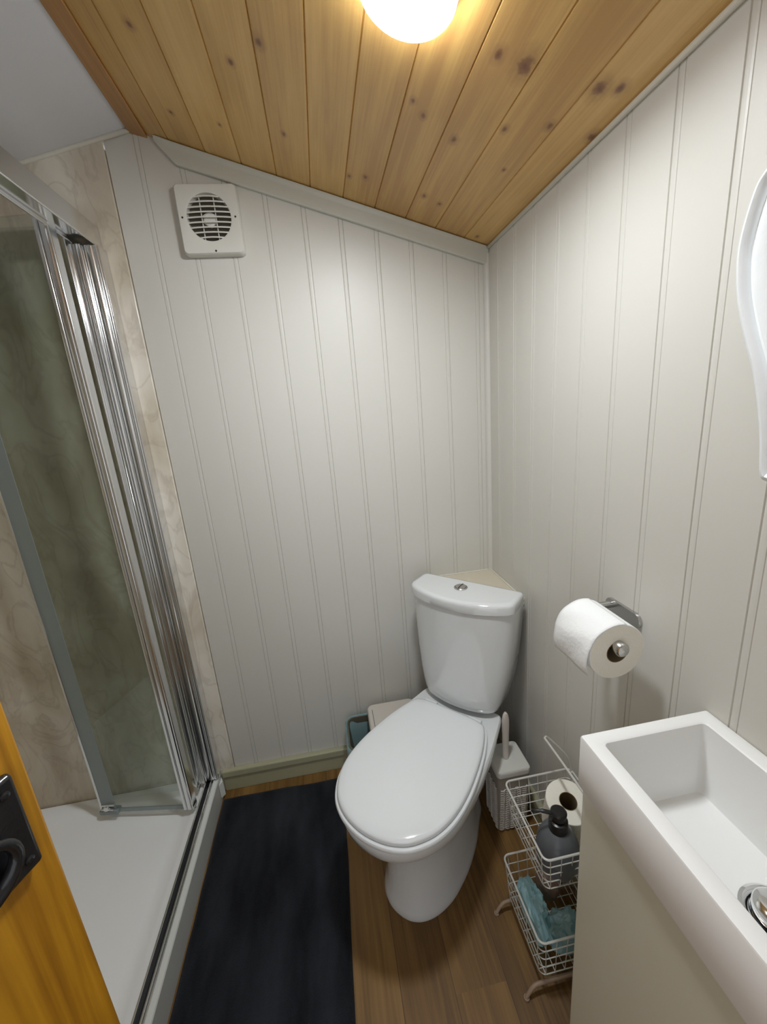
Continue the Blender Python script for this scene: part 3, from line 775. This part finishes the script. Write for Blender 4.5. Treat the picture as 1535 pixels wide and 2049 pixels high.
def bagring(k, z, amp):
    P = rrect(x1 - x0 + k, y1 - y0 + k, .03, 10); out = []
    for i, (a, b) in enumerate(P):
        th = math.atan2(b, a); dz = amp * noise.noise(Vector((a * 40, b * 40, k * 50))); out.append(((x0 + x1) / 2 + a, max(-9, (y0 + y1) / 2 + b), z + dz))
    return [(x, min(y, -.0225), z) for x, y, z in out]
mb.loft([bagring(.006, .165, .025), bagring(.010, .20, .006), bagring(.008, .232, .003), bagring(.001, .2385, .001), bagring(-.014, .225, .003), bagring(-.03, .15, .01), bagring(-.06, .08, .01)], False, False)
mb.build('liner_bag', M['bag'], t)
settle(t)

# ------------------------------------------------------------------ toilet brush
t = thing('toilet_brush', 'white square toilet brush holder with brush, right of the toilet', 'toilet brush', loc=(-.09, -.325, 0))
mb = MB()
def bh(cx, cy, w, z, r=.012): return [(cx + a, cy + b, z) for a, b in rrect(w, w, r, 6)]
bx, by = -.095, -.325
mb.loft([bh(bx, by + .007, .092, .001), bh(bx, by + .002, .100, .12), bh(bx, by, .104, .222)], True, False)
mb.loft([bh(bx, by, .104, .222), bh(bx, by, .106, .2225)], False, False)
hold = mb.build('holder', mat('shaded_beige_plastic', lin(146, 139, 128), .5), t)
# woven relief on the four sides
mb = MB()
for side in range(4):
    for r_ in range(22):
        for c_ in range(5):
            z = .012 + r_ * .0078; u0 = -.043 + c_ * .0175; w = lambda zz: (.092 + .012 * zz / .222) / 2
            yoff = by + .007 - .007 * z / .222
            ph = (r_ % 2) * .5
            pts = []
            for j in range(7):
                u = u0 + .0150 * j / 6
                bulge = .0004 + .0038 * math.sin(PI * j / 6)
                zz = z + (.0015 if c_ % 2 else -.0015) * math.cos(PI * j / 6)
                pts.append((u, w(z) + bulge, zz))
            P3 = []
            for u, o_, zz in pts:
                if side == 0: P3.append((bx + u, yoff - o_, zz))
                elif side == 1: P3.append((bx - o_, yoff + u, zz))
                elif side == 2: P3.append((bx + u, yoff + o_, zz))
                else: P3.append((bx + o_, yoff + u, zz))
            mb.tube(P3, .0020, 5)
mb.build('woven_relief', M['beigeplastic'], hold)
mb = MB()
mb.loft([bh(bx, by, .106, .2228), bh(bx, by, .108, .236), bh(bx, by, .107, .242), bh(bx, by, .102, .2450), bh(bx, by, .06, .2455), bh(bx, by, .03, .2445)])
mb.build('holder_top', M['wplastic'], t)
mb = MB(); hx, hy = -.100, -.327
prof = [(.246, .0095, .0095), (.262, .0098, .0096), (.30, .0102, .0095), (.335, .0105, .0092), (.362, .0118, .0085), (.385, .0115, .008), (.402, .0085, .007), (.410, .0045, .005), (.412, .001, .001)]
mb.loft([[(hx + a * math.cos(2 * PI * k / 20) - .0 * z, hy + b * math.sin(2 * PI * k / 20), z) for k in range(20)] for z, a, b in prof])
mb.build('brush_handle', M['beigeplastic'], t)
settle(t)

# ------------------------------------------------------------------ two tier wire trolley
t = thing('wire_trolley', 'white two-tier wire basket trolley between toilet and vanity', 'trolley', loc=(-.11, -.63, 0))
def rr3(x0, x1, y0, y1, z, r=.014, n=5): return [((x0 + x1) / 2 + a, (y0 + y1) / 2 + b, z) for a, b in rrect(x1 - x0, y1 - y0, r, n)]
def basket(name, x0, x1, y0, y1, zt, zb, tp=.010):
    mb = MB()
    mb.tube(rr3(x0, x1, y0, y1, zt), .0024, 8, True)
    rim = mb.build(name, M['wire'], t)
    mb = MB(); nz = 4
    for k in range(1, nz + 1):
        u = k / nz; i = tp * u
        mb.tube(rr3(x0 + i, x1 - i, y0 + i, y1 - i, zt + (zb - zt) * u), .0012, 6, True)
    nx = 7
    for k in range(nx):
        u = (k + .5) / nx; x = x0 + (x1 - x0) * u; xb = x0 + tp + (x1 - x0 - 2 * tp) * u
        mb.tube([(x, y0, zt), (xb, y0 + tp, zb), (xb, y1 - tp, zb), (x, y1, zt)], .0011, 6)
    ny = 7
    for k in range(ny):
        u = (k + .5) / ny; y = y0 + (y1 - y0) * u; yb_ = y0 + tp + (y1 - y0 - 2 * tp) * u
        mb.tube([(x0 + tp, yb_, zb + .001), (x1 - tp, yb_, zb + .001)], .0011, 6)
        if k in (0, 2, 4, 6): mb.tube([(x0 + tp * 0, y, zt), (x0 + tp, yb_, zb)], .0011, 6); mb.tube([(x1, y, zt), (x1 - tp, yb_, zb)], .0011, 6)
    mb.build('mesh_wires', M['wire'], rim)
    return rim
basket('upper_basket', -.200, -.022, -.722, -.534, .400, .302)
basket('lower_basket', -.208, -.022, -.727, -.540, .165, .042)
for ys, yt in ((-.555, -.545), (-.71, -.715)):
    mb = MB(); mb.tube(catmull([(-.012 - .012, yt, .40), (-.024, yt, .30), (-.024, yt, .17), (-.024, yt, .04)], 3), .003, 8)
    mb.build('upright', M['wire'], t)
mb = MB(); mb.tube(catmull([(-.024, -.542, .40), (-.032, -.535, .44), (-.075, -.52, .492), (-.088, -.525, .500), (-.09, -.54, .503), (-.094, -.62, .512), (-.098, -.70, .52), (-.09, -.715, .515), (-.055, -.715, .46), (-.026, -.715, .40)], 4), .0028, 8)
mb.build('carry_handle', M['wire'], t)
for y in (-.560, -.722):
    for sx in (0, 1):
        mb = MB()
        if sx == 0: P = [(-.10, y, .030), (-.20, y, .030), (-.222, y - .002, .026), (-.234, y - .004, .012), (-.238, y - .005, .006)]
        else: P = [(-.10, y, .030), (-.035, y, .030), (-.024, y, .026), (-.016, y, .012), (-.014, y, .006)]
        mb.tube(catmull(P, 4), .0045, 10); mb.tube([P[-1], (P[-1][0], P[-1][1], .001)], [.0065, .0065], 12)
        mb.build('foot', M['tan'], t)
settle(t)

# things in the baskets
def copy_tree(o, parent=None):
    c = o.copy(); COL.objects.link(c); c.parent = parent
    for ch in o.children: copy_tree(ch, c)
    return c
t = thing('toilet_roll', 'spare white toilet roll standing in the upper wire basket', 'toilet roll', loc=(-.075, -.594, .3085))
mb = MB(); rx, rz0, rz1 = .0495, .0, .1
mb.lathe([(.020, rz0), (rx - .001, rz0), (rx, rz0 + .001), (rx, rz1 - .001), (rx - .001, rz1), (.020, rz1)], (0, 0, 0), 56, 'z', False, False)
a = mb.build('paper_body', M['papere'], t)
mb = MB(); mb.lathe([(.020, rz0 + .001), (.020, rz1 + .0003), (.0188, rz1 + .0003), (.0188, rz0 + .001), (.020, rz0 + .001)], (0, 0, 0), 36, 'z', False, False)
b_ = mb.build('cardboard_core', M['card'], t)
t.rotation_euler = (.24, -.06, 0)

t = thing('soap_dispenser', 'slate-grey round bottle with black pump in the upper basket', 'soap dispenser', loc=(-.142, -.675, .3065))
mb = MB(); mb.lathe([(.030, 0), (.038, .004), (.044, .022), (.0455, .050), (.043, .075), (.035, .094), (.025, .104), (.018, .108)], n=48)
mb.build('bottle', M['greybottle'], t)
mb = MB(); mb.lathe([(.0195, .1075), (.0205, .120), (.0195, .132), (.014, .134), (.012, .1345), (.012, .138), (.016, .139), (.0170, .153), (.014, .156), (.001, .1565)], n=36)
pc = mb.build('pump_head', M['blackpl'], t)
mb = MB(); mb.tube(catmull([(-.012, .004, .148), (-.030, .012, .1495), (-.046, .019, .147), (-.050, .021, .143)], 4), [.0042] * 5 + [.0035] * 6 + [.003] * 2, 10)
mb.build('spout', M['blackpl'], pc)

def crumple(name, c, r, seed, matl, parent=None, amp=.35, zmin=None, lim=None):
    mb = MB(); n1, n2 = 26, 18; loops = []
    for i in range(1, n2):
        th = PI * i / n2; l = []
        for j in range(n1):
            ph = 2 * PI * j / n1; d_ = Vector((math.sin(th) * math.cos(ph), math.sin(th) * math.sin(ph), math.cos(th)))
            q_ = d_ * 1.7 + Vector((seed * 3.1, seed, 0))
            f = 1 + amp * (noise.noise(q_) + .7 * abs(noise.noise(q_ * 2.7)) - .5 * abs(noise.noise(q_ * 3.6)) + .12 * noise.noise(q_ * 7))
            p_ = Vector((c[0] + r[0] * d_.x * f, c[1] + r[1] * d_.y * f, c[2] + r[2] * d_.z * f))
            if lim: p_ = Vector((min(max(p_.x, lim[0]), lim[1]), min(max(p_.y, lim[2]), lim[3]), max(p_.z, lim[4])))
            l.append(p_)
        loops.append(l)
    mb.loft(loops, smooth=False)
    o = mb.build(name, matl, parent, autosm=False)
    return o
LIM = (-.192, -.038, -.710, -.557, .0455)
o = crumple('plastic_bag', (-.168, -.624, .103), (.024, .056, .050), 1, M['bag'], amp=.5, lim=LIM); tag(o, 'crumpled light blue plastic bag in lower basket, nearer the toilet', 'plastic bag', 'blue plastic bags in the lower basket')
o = crumple('plastic_bag', (-.112, -.678, .086), (.046, .034, .042), 5, M['bag'], amp=.5, lim=LIM); tag(o, 'crumpled light blue plastic bag in lower basket, nearer the viewer', 'plastic bag', 'blue plastic bags in the lower basket')
o = crumple('pouch', (-.105, -.588, .112), (.032, .024, .058), 9, M['pouch'], amp=.12, lim=LIM); tag(o, 'rounded brown pouch in lower basket behind the blue bags', 'pouch')

# ------------------------------------------------------------------ bath mat
mb = MB(); nx, ny = 70, 120; P = []
cA, cB, cCc, cD = Vector((-1.0545, -.050)), Vector((-.616, -.058)), Vector((-.632, -.865)), Vector((-1.0575, -.860))
for j in range(ny + 1):
    row = []
    for i in range(nx + 1):
        u, v = i / nx, j / ny
        p = (cA * (1 - u) + cB * u) * (1 - v) + (cD * (1 - u) + cCc * u) * v
        e = min(u * .42, (1 - u) * .42, v * .81, (1 - v) * .81)
        z = .0135 * min(1, (e / .009)) ** .5 if e > 0 else .001
        z += .0016 * noise.noise(Vector((p.x * 22, p.y * 7, 0))) * (1 if e > .01 else 0) + .0009 * noise.noise(Vector((p.x * 60, p.y * 30, 3))) * (1 if e > .01 else 0)
        wob = .003 * noise.noise(Vector((p.x * 9, p.y * 9, 5)))
        row.append((p.x + wob, p.y + wob, max(z, .001)))
    P.append(row)
mb.loft(P, False, False, closed=False)
bot = [(x, y, .0005) for x, y, z in (P[0] + [r[-1] for r in P[1:]] + list(reversed(P[-1]))[1:] + [r[0] for r in reversed(P)][1:-1])]
mb.add(bot, [tuple(range(len(bot)))])
tag(mb.build('bath_mat', M['rug'], autosm=False), 'plush black bath mat on the floor beside the shower tray', 'bath mat')

# ------------------------------------------------------------------ camera
Rm = ((.98480, -.11380, .13090), (-.15470, -.23490, .95960), (-.07840, -.96530, -.24890))
yaw, pitch, roll = -0.1356, -0.2516, 0.0811
cam = bpy.data.cameras.new('camera'); co = bpy.data.objects.new('camera', cam); COL.objects.link(co)
c0 = Vector([r[0] for r in Rm]).normalized(); c2 = Vector([r[2] for r in Rm]).normalized(); c1 = c2.cross(c0).normalized()   # right, forward -> down
up = -c1; bk = -c2
co.matrix_world = Matrix(((c0.x, up.x, bk.x, -.55506), (c0.y, up.y, bk.y, -1.29889), (c0.z, up.z, bk.z, 1.33165), (0, 0, 0, 1)))
cam.sensor_fit = 'VERTICAL'; cam.sensor_height = 24; cam.lens = 805.145 / 2049 * 24; cam.clip_start = .01
SC.camera = co

# ------------------------------------------------------------------ world and view
w = bpy.data.worlds.new('world'); SC.world = w; w.use_nodes = True
w.node_tree.nodes['Background'].inputs[0].default_value = (.92, .95, 1, 1); w.node_tree.nodes['Background'].inputs[1].default_value = .5
SC.view_settings.view_transform = 'Standard'; SC.view_settings.look = 'None'; SC.view_settings.gamma = 1; SC.view_settings.use_curve_mapping = False
SC.view_settings.exposure = 1.1
SC.cycles.max_bounces = 14; SC.cycles.diffuse_bounces = 8; SC.cycles.glossy_bounces = 8; SC.cycles.transparent_max_bounces = 24
